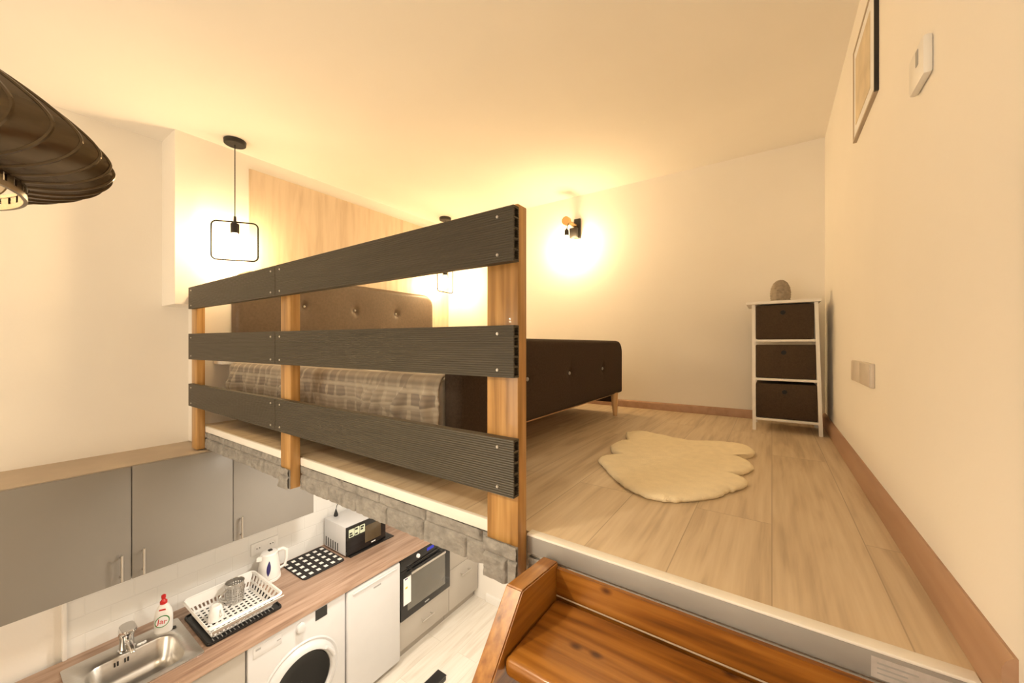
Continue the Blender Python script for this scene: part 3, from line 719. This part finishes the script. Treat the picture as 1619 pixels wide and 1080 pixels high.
# sink
sk_ = thing('sink', 'stainless steel sink set in the worktop', 'sink', (-2.82, .54, .75))
def sink_mesh():
    mb = MB(); bm = mb.bm; n = 10
    def ring(x0, y0, x1, y1, r, z): return [bm.verts.new((p[0], p[1], z)) for p in rrect(x0, y0, x1, y1, r, n)]
    ox0, ox1, oy0, oy1 = -3.062, -2.598, .300, .775
    R = [ring(ox0, oy0, ox1, oy1, .012, W+.001), ring(ox0, oy0, ox1, oy1, .012, W+.006), ring(ox0+.012, oy0+.012, ox1-.012, oy1-.012, .01, W+.004),
         ring(-2.955, .36, -2.64, .72, .07, W+.004), ring(-2.948, .367, -2.647, .713, .066, W-.004), ring(-2.935, .38, -2.66, .70, .06, W-.10), ring(-2.915, .40, -2.68, .68, .05, W-.138), ring(-2.88, .43, -2.71, .65, .04, W-.145)]
    for a, b in zip(R, R[1:]):
        m = len(a)
        for i in range(m): bm.faces.new((a[i], a[(i+1) % m], b[(i+1) % m], b[i]))
    bm.faces.new(R[-1]); bmesh.ops.recalc_face_normals(bm, faces=bm.faces)
    for f in bm.faces: f.normal_flip()
    bmesh.ops.recalc_face_normals(bm, faces=bm.faces)
    return mb
sk_b = sink_mesh().build('basin', M['steel'], sk_, angle=60)
for y in (.478, .490, .518, .530): MB().box((-2.944, y, W-.040), (-2.9385, y+.006, W-.018)).build('overflow_slot', M['black'], sk_)
MB().cyl((-2.79, .54, W-.1448), (-2.79, .54, W-.142), .032, seg=24).build('drain', M['chrome'], sk_)
MB().cyl((-2.975, .735, W+.004), (-2.975, .735, W+.009), .012, seg=20).build('plug_knob', M['blackm'], sk_)
ch = MB()
for k in range(5): ch.sph((-2.962+.004*(k % 2), .578+.007*k, W+.0105), .0065, u=10, v=8)
ch.build('plug_chain', M['white'], sk_)
# faucet
fc = thing('faucet', 'chrome mixer tap at the back of the sink', 'tap', (-2.985, .535, W+.006))
MB().lathe((-2.985, .535, W+.0062), [(.036, 0), (.036, .006), (.031, .010), (.030, .075), (.034, .082), (.034, .112), (.026, .124)], 28).build('body', M['chrome'], fc)
MB().tube([(-2.962, .535, W+.055), (-2.94, .535, W+.066), (-2.90, .535, W+.068), (-2.865, .535, W+.060), (-2.852, .535, W+.045)], [.014, .013, .012, .0115, .011], 16).build('spout', M['chrome'], fc)
MB().prism(rrect(-3.012, .503, -2.900, .567, .026), 2, W+.126, W+.142, .004).build('lever', M['chrome'], fc)
MB().cyl((-2.9515, .535, W+.099), (-2.9475, .535, W+.099), .007, seg=14).build('index_dot', M['black'], fc)
# soap bottle
bt = thing('soap_bottle', 'white dish soap bottle with red cap behind the sink', 'bottle', (-2.985, .692, W+.004))
def bottle_ring(h, wy, wx): return (h, wy, wx)
mb = MB(); prof = [(0, .038, .018), (.006, .042, .021), (.05, .043, .022), (.09, .043, .022), (.125, .038, .021), (.15, .027, .018), (.168, .017, .014), (.172, .013, .013)]
def btl(u, v):
    f = v*(len(prof)-1); i = min(int(f), len(prof)-2); k = f-i; a = 2*PI*u
    h = prof[i][0]+(prof[i+1][0]-prof[i][0])*k; wy = prof[i][1]+(prof[i+1][1]-prof[i][1])*k; wx = prof[i][2]+(prof[i+1][2]-prof[i][2])*k
    ca, sa = math.cos(a), math.sin(a); p = .75
    # turned to face the room
    yy = wy*math.copysign(abs(ca)**p, ca); xx = wx*math.copysign(abs(sa)**p, sa)
    th_ = math.radians(-30); return (-2.985+xx*math.cos(th_)-yy*math.sin(th_), .692+xx*math.sin(th_)+yy*math.cos(th_), W+.004+h)
mb.grid(btl, 40, 40, closed_u=True); mb.bm.verts.ensure_lookup_table()
mb.build('body', M['white'], bt, angle=60)
MB().lathe((-2.985, .692, W+.170), [(.013, 0), (.017, .002), (.017, .016), (.012, .022), (.008, .030), (.011, .036), (.011, .050), (.006, .054)], 24).build('cap', M['red'], bt)
thb = math.radians(-30); nrm = Vector((math.cos(thb), math.sin(thb), 0)); tan = Vector((-math.sin(thb), math.cos(thb), 0))
def on_bottle(poly, z0, off, name, mat):
    mb = MB(); bm = mb.bm
    c = Vector((-2.985, .692, W+.004+z0))
    A = [bm.verts.new(c+tan*p[0]+Vector((0, 0, p[1]))+nrm*off) for p in poly]; B = [bm.verts.new(c+tan*p[0]+Vector((0, 0, p[1]))+nrm*(off-.002)) for p in poly]
    bm.faces.new(A); bm.faces.new(list(reversed(B)))
    for i in range(len(poly)): bm.faces.new((A[i], A[(i+1) % len(poly)], B[(i+1) % len(poly)], B[i]))
    bmesh.ops.recalc_face_normals(bm, faces=bm.faces); return mb.build(name, mat, bt)
ell = lambda a, b, r=0: [(a*math.cos(2*PI*k/32)*1, b*math.sin(2*PI*k/32)+r*math.cos(2*PI*k/32)) for k in range(32)]
on_bottle(ell(.034, .034, .006), .073, .0222, 'label', M['green']); on_bottle(ell(.030, .029, .005), .073, .0228, 'label', M['sticker'])
text('Jar', .042, Vector((-2.985, .692, W+.077))+nrm*.0232, (PI/2, .12, thb+PI/2), M['red'], bt)
on_bottle([(-.016, -.004), (.016, -.004), (.014, .004), (-.014, .004)], .140, .0205, 'label', M['red'])
# drip tray, dish rack, utensil pot, cup
ty = thing('drip_tray', 'black ribbed tray under the white dish rack', 'tray', (-2.84, 1.0, W))
tm = MB(); tm.prism(rrect(-3.03, .795, -2.625, 1.195, .02), 2, W, W+.006, .001); tm.build('base', M['black'], ty)
P = [(p[0], p[1], W+.009) for p in rrect(-3.025, .80, -2.63, 1.19, .02)]
MB().tube(P, .0055, 8, closed=True).build('rim', M['blackm'], ty)
rb = MB()
for k in range(16): rb.box((-2.672, .83+k*.021, W+.006), (-2.645, .834+k*.021, W+.009))
rb.build('rib', M['greyprint'], ty)
rk = thing('dish_rack', 'white slotted plastic dish rack standing on the black tray', 'dish rack', (-2.84, 1.0, W+.009))
def rack():
    bx0, bx1, by0, by1, zb = -3.005, -2.675, .835, 1.145, W+.018
    tx0, tx1, ty0, ty1, zt = -3.035, -2.590, .785, 1.19, W+.112
    # floor grid
    fl = MB(); 
    for k in range(12):
        y = by0+(by1-by0)*k/11; fl.box((bx0, y-.006, zb-.003), (bx1, y+.006, zb))
    for k in range(11):
        x = bx0+(bx1-bx0)*k/10; fl.box((x-.007, by0, zb-.0031), (x+.007, by1, zb-.0002))
    for sx in (bx0+.02, bx1-.02):
        for sy in (by0+.02, by1-.02): fl.box((sx-.01, sy-.01, W+.0065), (sx+.01, sy+.01, zb-.003))
    fl.build('base', M['white'], rk)
    # sloping slotted walls: a grid of faces, slots left open, then thickened
    def wall(a0, a1, b0, b1, n):
        bm = bmesh.new(); a0, a1, b0, b1 = map(Vector, (a0, a1, b0, b1)); rows = [0, .12, .40, .52, .88, 1.0]; cols = []
        for k in range(n): cols += [k/n, (k+.45)/n]
        cols.append(1)
        V = [[bm.verts.new((a0.lerp(a1, c)).lerp(b0.lerp(b1, c), r)) for c in cols] for r in rows]
        for r in range(5):
            for c in range(len(cols)-1):
                if r in (1, 3) and c % 2 == 1 and not (r == 3 and n > 15): continue
                if n > 15 and r == 1 and c % 2 == 1: continue
                bm.faces.new((V[r][c], V[r][c+1], V[r+1][c+1], V[r+1][c]))
        bmesh.ops.recalc_face_normals(bm, faces=bm.faces)
        bmesh.ops.solidify(bm, geom=bm.faces[:], thickness=.003)
        mb = MB(); mb.bm.free(); mb.bm = bm; return mb
    wall((bx1, by0, zb), (bx1, by1, zb), (tx1+.018, ty0+.012, zt), (tx1+.018, ty1-.012, zt), 16).build('side', M['white'], rk)
    wall((bx0, by1, zb), (bx0, by0, zb), (tx0+.012, ty1-.012, zt), (tx0+.012, ty0+.012, zt), 16).build('side', M['white'], rk)
    wall((bx0, by0, zb), (bx1, by0, zb), (tx0+.012, ty0+.012, zt), (tx1-.018, ty0+.012, zt), 10).build('side', M['white'], rk)
    wall((bx1, by1, zb), (bx0, by1, zb), (tx1-.018, ty1-.012, zt), (tx0+.012, ty1-.012, zt), 9).build('side', M['white'], rk)
    bm = bmesh.new(); n = 6
    A = [bm.verts.new((p[0], p[1], zt+.001)) for p in rrect(tx0+.012, ty0+.012, tx1-.016, ty1-.012, .03, n)]
    B = [bm.verts.new((p[0], p[1], zt+.006)) for p in rrect(tx0+.006, ty0+.006, tx1-.008, ty1-.006, .034, n)]
    D = [bm.verts.new((p[0], p[1], zt-.004)) for p in rrect(tx0, ty0, tx1, ty1, .04, n)]
    m = len(A)
    for i in range(m):
        j = (i+1) % m; bm.faces.new((A[i], A[j], B[j], B[i])); bm.faces.new((B[i], B[j], D[j], D[i]))
    bmesh.ops.recalc_face_normals(bm, faces=bm.faces); bmesh.ops.solidify(bm, geom=bm.faces[:], thickness=.003)
    mb = MB(); mb.bm.free(); mb.bm = bm; mb.build('rim', M['white'], rk, angle=60)
rack()
ZR = W+.018
up_ = thing('utensil_pot', 'perforated steel utensil pot standing in the dish rack', 'utensil pot', (-2.93, 1.035, ZR))
def pot():
    bm = bmesh.new(); n = 48; rows = 16; r = .052; h = .125
    V = [[bm.verts.new((-2.93+r*math.cos(2*PI*i/n), 1.035+r*math.sin(2*PI*i/n), ZR+.001+h*j/rows)) for i in range(n)] for j in range(rows+1)]
    for j in range(rows):
        for i in range(n):
            if 2 <= j <= 13 and j % 2 == 0 and i % 2 == 0: continue
            bm.faces.new((V[j][i], V[j][(i+1) % n], V[j+1][(i+1) % n], V[j+1][i]))
    bm.faces.new(list(reversed(V[0])))
    bmesh.ops.recalc_face_normals(bm, faces=bm.faces); bmesh.ops.solidify(bm, geom=bm.faces[:], thickness=.0015)
    mb = MB(); mb.bm.free(); mb.bm = bm; mb.build('body', M['steel'], up_, angle=60)
    MB().tube([(-2.93+.052*math.cos(2*PI*k/40), 1.035+.052*math.sin(2*PI*k/40), ZR+.126) for k in range(40)], .0025, 8, closed=True).build('rim', M['steel'], up_)
    P = [(-2.915+.0*k, 1.035-.050-.038*math.sin(PI*k/12), ZR+.025+.075*k/12) for k in range(13)]
    MB().tube(P, .006, 10).build('handle', M['steel'], up_)
pot()
cp = thing('cup', 'white cup standing upside down in the dish rack', 'cup', (-2.83, .90, ZR))
MB().lathe((-2.83, .90, ZR+.001), [(.040, 0), (.042, .002), (.036, .045), (.028, .078), (.022, .084), (.020, .083)], 32).build('body', M['white'], cp)
MB().tube([(-2.80+.024*math.sin(PI*k/10), .915, ZR+.02+.045*k/10) for k in range(11)], .004, 8).build('handle', M['white'], cp)
# kettle
kt = thing('kettle', 'white electric kettle with dark blue leaf shaped window', 'kettle', (-3.03, 1.295, W))
KX, KY = -3.03, 1.285
MB().lathe((KX, KY, W), [(.070, 0), (.074, .004), (.074, .018), (.066, .022)], 40).build('base', M['white'], kt)
MB().lathe((KX, KY, W+.0225), [(.066, 0), (.072, .004), (.068, .06), (.060, .12), (.055, .16), (.055, .166)], 40).build('body', M['white'], kt)
MB().lathe((KX, KY, W+.1885), [(.054, 0), (.050, .008), (.030, .014), (.010, .016)], 32).build('lid', M['white'], kt)
MB().box((KX-.012, KY-.006, W+.203), (KX+.012, KY+.02, W+.212), .003).build('lid_knob', M['blackm'], kt)
MB().prism([(KX-.018, KY-.05), (KX, KY-.085), (KX+.018, KY-.05)], 2, W+.155, W+.186, .003).build('spout', M['white'], kt)
MB().tube([(KX+.01, KY+.050, W+.190), (KX+.015, KY+.085, W+.192), (KX+.018, KY+.112, W+.17), (KX+.018, KY+.112, W+.11), (KX+.014, KY+.10, W+.06), (KX+.01, KY+.062, W+.05)], [.011, .012, .012, .011, .010, .009], 12).build('handle', M['white'], kt)
mb = MB()
def leaf(u, v):
    h = -1+2*v; wd = .012*(1-h*h)*(2*u-1); a = math.radians(-25)+wd/.062+.06*h; z = W+.0225+.082+.052*h; hh = z-W-.0225; r = (.072-.004*(hh-.004)/.056 if hh < .06 else .068-.008*(hh-.06)/.06 if hh < .12 else .060-.005*(hh-.12)/.04)+.0012
    return (KX+r*math.cos(a), KY+r*math.sin(a), z)
mb.grid(leaf, 9, 20); mb.build('water_window', M['blue'], kt)
# wall sockets, draining mat, microwave
so = thing('wall_socket', 'white double wall socket on the tiles above the kettle', 'socket', (-3.16, 1.315, 1.05))
MB().box((-3.16, 1.215, 1.052), (-3.150, 1.400, 1.140), .003).build('plate', M['white'], so)
for y in (1.262, 1.353):
    MB().lathe((-3.1502, y, 1.096), [(.030, 0), (.030, .002), (.024, .002), (.022, -.004), (.001, -.004)], 28, Matrix.Rotation(PI/2, 4, 'Y'), cap=False).build('outlet', M['white'], so)
    for dy in (-.009, .009): MB().cyl((-3.1540, y+dy, 1.096), (-3.1450, y+dy, 1.096), .0032, seg=10).build('pin_hole', M['dgap'], so)
mo = MB().prism(rrect(-3.145, 1.412, -2.788, 1.738, .03), 2, W+.001, W+.007, .002).build('draining_mat', M['mat'], origin=(-3.145+.3575/2+.033, 1.5735, W))
tag(mo, 'black draining mat with white squares between kettle and microwave', 'mat')
mw = thing('microwave', 'white microwave with black front standing on the worktop', 'microwave', (-2.96, 1.97, W))
MX0, MX1, MY0, MY1, MZ0, MZ1 = -3.13, -2.815, 1.752, 2.122, W+.014, 1.142
MB().box((MX0, MY0, MZ0), (MX1, MY1, MZ1), .006).build('body', M['enamel'], mw)
MB().box((MX1, MY0, MZ0), (MX1+.018, MY1, MZ1), .004).build('front', M['glass'], mw)
MB().box((MX1+.0175, MY0+.165, MZ0+.045), (MX1+.0195, MY1-.05, MZ1-.045), .002).build('door_window', pm('tinted_window', (.09, .065, .035), .12, var=.1), mw)
kp = MB()
for k in range(3):
    y0 = MY0+.018+k*.050
    P = rrect(y0, MZ1-.085, y0+.046, MZ1-.020, .006); kp.prism(P, 0, MX1+.0178, MX1+.0188)
kp.build('keypad', M['lcd'], mw)
kp = MB()
for k in range(3):
    y0 = MY0+.018+k*.050
    for r in range(3):
        if (k+r) % 3 != 2: kp.box((MX1+.0185, y0+.006, MZ1-.079+r*.019), (MX1+.0192, y0+.036-.006*((k+r) % 2), MZ1-.066+r*.019))
kp.build('keypad_print', M['black'], mw)
MB().box((MX1+.018, MY0+.225, MZ0+.022), (MX1+.0186, MY0+.265, MZ0+.030)).build('logo_mark', M['sticker'], mw)
vt = MB()
for k in range(6): vt.box((MX0+.03+k*.034, MY0-.0008, MZ0+.01), (MX0+.042+k*.034, MY0+.002, MZ0+.085-.002*k))
vt.build('vent', M['dgap'], mw)
for a in (MX0+.03, MX1-.03):
    for b in (MY0+.03, MY1-.03): MB().cyl((a, b, W+.007), (a, b, MZ0), .012, seg=14).build('foot', M['black'], mw)
tag(MB().box((-3.12, 1.775, W+.0005), (-2.782, 2.20, W+.007), .002).build('black_sheet', M['blackm']), 'thin black sheet lying under the microwave', 'tray')  # thin black sheet, reaching a little past the microwave's front and far end
pg = thing('plug', 'small black tapered plug lying on top of the microwave', 'plug', (-3.08, 1.83, MZ1))
MB().lathe((-3.08, 1.83, MZ1), [(.014, 0), (.018, .004), (.016, .020), (.008, .045), (.004, .060)], 18).build('body', M['black'], pg)
MB().tube([(-3.08, 1.83, MZ1+.058), (-3.085, 1.838, MZ1+.075), (-3.10, 1.86, MZ1+.10), (-3.13, 1.90, MZ1+.10)], .003, 8).build('cord', M['black'], pg)

# base units
def bar_handle(mb, y0, y1, x, z, r=.0055):
    mb.cyl((x, y0, z), (x, y1, z), r, seg=14)
    for y in (y0+.02, y1-.02): mb.cyl((x, y, z), (x-.03, y, z), r*.8, seg=10)
    return mb
bu = thing('base_cabinet', 'taupe base cabinet under the sink', 'cabinet', (-2.8, .32, 0), 'taupe base units')
MB().box((-3.15, -.3, .10), (-2.52, -.282, .861)).build('side_panel', M['cab2'], bu); MB().box((-3.15, .918, .10), (-2.52, .936, .861)).build('side_panel', M['cab2'], bu)
MB().box((-3.15, -.282, .10), (-2.52, .918, .118)).build('bottom_panel', M['cab2'], bu); MB().box((-2.60, -.3, 0), (-2.585, .936, .10)).build('plinth', M['cab2'], bu)
for a, b, hy in ((-.298, .316, .27), (.320, .934, .37)):
    d = MB().box((-2.519, a, .105), (-2.50, b, .857), .001).build('door', M['cab2'], bu)
    h = MB(); h.cyl((-2.47, hy, .66), (-2.47, hy, .80), .0055, seg=14)
    for z in (.68, .78): h.cyl((-2.499, hy, z), (-2.47, hy, z), .004, seg=10)
    h.build('handle', M['steel'], d)
# washing machine
wmx = thing('washing_machine', 'white front loading washing machine under the worktop', 'washing machine', (-2.8, 1.25, 0))
Y0, Y1 = .944, 1.552
MB().box((-3.10, Y0, .02), (-2.515, Y1, .858), .006).build('body', M['enamel'], wmx)
MB().box((-2.5145, Y0, .10), (-2.494, Y1, .858), .008).build('front_panel', M['enamel'], wmx)
MB().box((-2.53, Y0+.01, .0), (-2.515, Y1-.01, .095)).build('plinth', M['enamel'], wmx)
DC = (1.248, .445); RY = Matrix.Rotation(PI/2, 4, 'Y')
MB().lathe((-2.494, *DC), [(.252, 0), (.252, .004), (.245, .010), (.236, .006), (.232, .004), (.222, .020), (.205, .034), (.190, .036), (.182, .026), (.180, .0)], 64, RY, cap=False).build('door_ring', M['enamel'], wmx)
MB().lathe((-2.494, *DC), [(.181, .004), (.175, .020), (.15, .010), (.10, .004), (.02, .003), (.001, .003)], 64, RY, cap=False).build('door_glass', M['porthole'], wmx)
mb = MB(); mb.tube([(-2.452, DC[0]+.205*math.cos(a), DC[1]+.205*math.sin(a)) for a in [math.radians(18+k*4) for k in range(8)]], .012, 10); mb.build('door_handle', M['enamel'], wmx)
MB().lathe((-2.494, 1.242, .798), [(.030, 0), (.030, .010), (.026, .022), (.020, .024), (.001, .024)], 32, RY, cap=False).build('program_knob', M['enamel'], wmx)
MB().box((-2.4945, 1.338, .778), (-2.492, 1.418, .846)).build('display', M['black'], wmx)
MB().box((-2.4945, .972, .772), (-2.4915, 1.128, .836), .001).build('detergent_drawer', M['enamel'], wmx)
MB().box((-2.4915, .985, .812), (-2.4905, 1.012, .822)).build('logo_mark', M['greyprint'], wmx)
MB().box((-2.492, 1.10, .800), (-2.490, 1.122, .806)).build('drawer_grip', M['greyprint'], wmx)
# fridge
fr = thing('fridge', 'white undercounter fridge between washing machine and oven', 'fridge', (-2.8, 1.79, 0))
MB().box((-3.10, 1.562, .02), (-2.535, 2.026, .845), .006).build('body', M['enamel'], fr)
MB().box((-2.534, 1.560, .05), (-2.482, 2.026, .845), .012, 3).build('door', M['enamel'], fr)
for a in (1.60, 1.99): MB().cyl((-2.60, a, 0), (-2.60, a, .022), .02, seg=16).build('foot', M['black'], fr)
MB().box((-2.4825, 1.775, .765), (-2.4812, 1.84, .777)).build('logo_mark', M['greyprint'], fr)
MB().box((-2.482, 1.60, .808), (-2.474, 1.985, .822), .004).build('grip', M['enamel'], fr)
# oven unit
ov_ = thing('oven', 'built in black glass oven with steel bar handle', 'oven', (-2.8, 2.32, .34))
MB().box((-3.08, 2.034, .345), (-2.51, 2.60, .858)).build('body', M['blackm'], ov_)
MB().box((-2.509, 2.032, .760), (-2.484, 2.602, .859), .002).build('control_panel', M['glass'], ov_)
dv = MB().box((-2.509, 2.032, .350), (-2.484, 2.602, .757), .003).build('door', M['glass'], ov_)
MB().box((-2.4845, 2.10, .41), (-2.4828, 2.535, .70), .001).build('window', pm('oven_window', (.10, .095, .08), .06, var=.05, coat=1), dv)
h = MB(); h.box((-2.450, 2.105, .722), (-2.436, 2.50, .742), .004)
for y in (2.13, 2.47): h.box((-2.4835, y, .726), (-2.449, y+.014, .738))
h.build('handle', M['steel'], dv)
MB().lathe((-2.484, 2.209, .818), [(.016, 0), (.016, .012), (.012, .018), (.001, .018)], 24, RY, cap=False).build('knob', M['sticker'], ov_)
MB().lathe((-2.484, 2.50, .818), [(.016, 0), (.016, .012), (.012, .018), (.001, .018)], 24, RY, cap=False).build('knob', M['sticker'], ov_)
MB().box((-2.4842, 2.315, .808), (-2.4832, 2.395, .834)).build('display', M['disp'], ov_)
st_ = MB().box((-2.4842, 2.058, .47), (-2.4818, 2.135, .69)).build('energy_label', M['sticker'], dv)
MB().box((-2.482, 2.07, .675), (-2.4813, 2.10, .685)).build('label_print', M['blue'], dv); MB().box((-2.482, 2.075, .60), (-2.4813, 2.098, .615)).build('label_print', M['yellow'], dv)
MB().box((-2.4845, 2.29, .372), (-2.4835, 2.34, .382)).build('logo_mark', M['greyprint'], dv)
od = thing('oven_housing', 'taupe base unit with one drawer below the oven', 'cabinet', (-2.8, 2.32, 0), 'taupe base units')
MB().box((-3.08, 2.034, .10), (-2.52, 2.60, .342)).build('body', M['cab2'], od)
MB().box((-2.519, 2.033, .325), (-2.492, 2.601, .345)).build('front_strip', M['cab2'], od)
d = MB().box((-2.519, 2.033, .105), (-2.50, 2.601, .321), .001).build('drawer', M['cab2'], od)
bar_handle(MB(), 2.25, 2.39, -2.468, .235).build('handle', M['steel'], d)
MB().box((-2.58, 2.033, 0), (-2.565, 2.601, .10)).build('plinth', M['cab2'], od)
du = thing('drawer_cabinet', 'taupe drawer cabinet between oven and back wall', 'cabinet', (-2.8, 2.8, 0), 'taupe base units')
MB().box((-3.08, 2.605, .10), (-2.52, YB-.018, .860)).build('body', M['cab2'], du)
for z0, z1 in ((.105, .480), (.484, .857)):
    d = MB().box((-2.519, 2.606, z0), (-2.50, YB-.018, z1), .001).build('drawer', M['cab2'], du)
    bar_handle(MB(), 2.75, 2.89, -2.468, z1-.10).build('handle', M['steel'], d)
MB().box((-2.58, 2.605, 0), (-2.565, YB-.018, .10)).build('plinth', M['cab2'], du)
# dark thing on the floor at the bottom edge
bx = thing('storage_box', 'small black box on the pale floor, only its corner in view', 'box', (-2.13, 1.9, 0))
MB().box((-2.176, 1.75, .0), (-2.088, 2.145, .035), .006).build('body', M['black'], bx)
MB().box((-2.178, 1.748, .035), (-2.086, 2.147, .045), .004).build('lid', M['black'], bx)
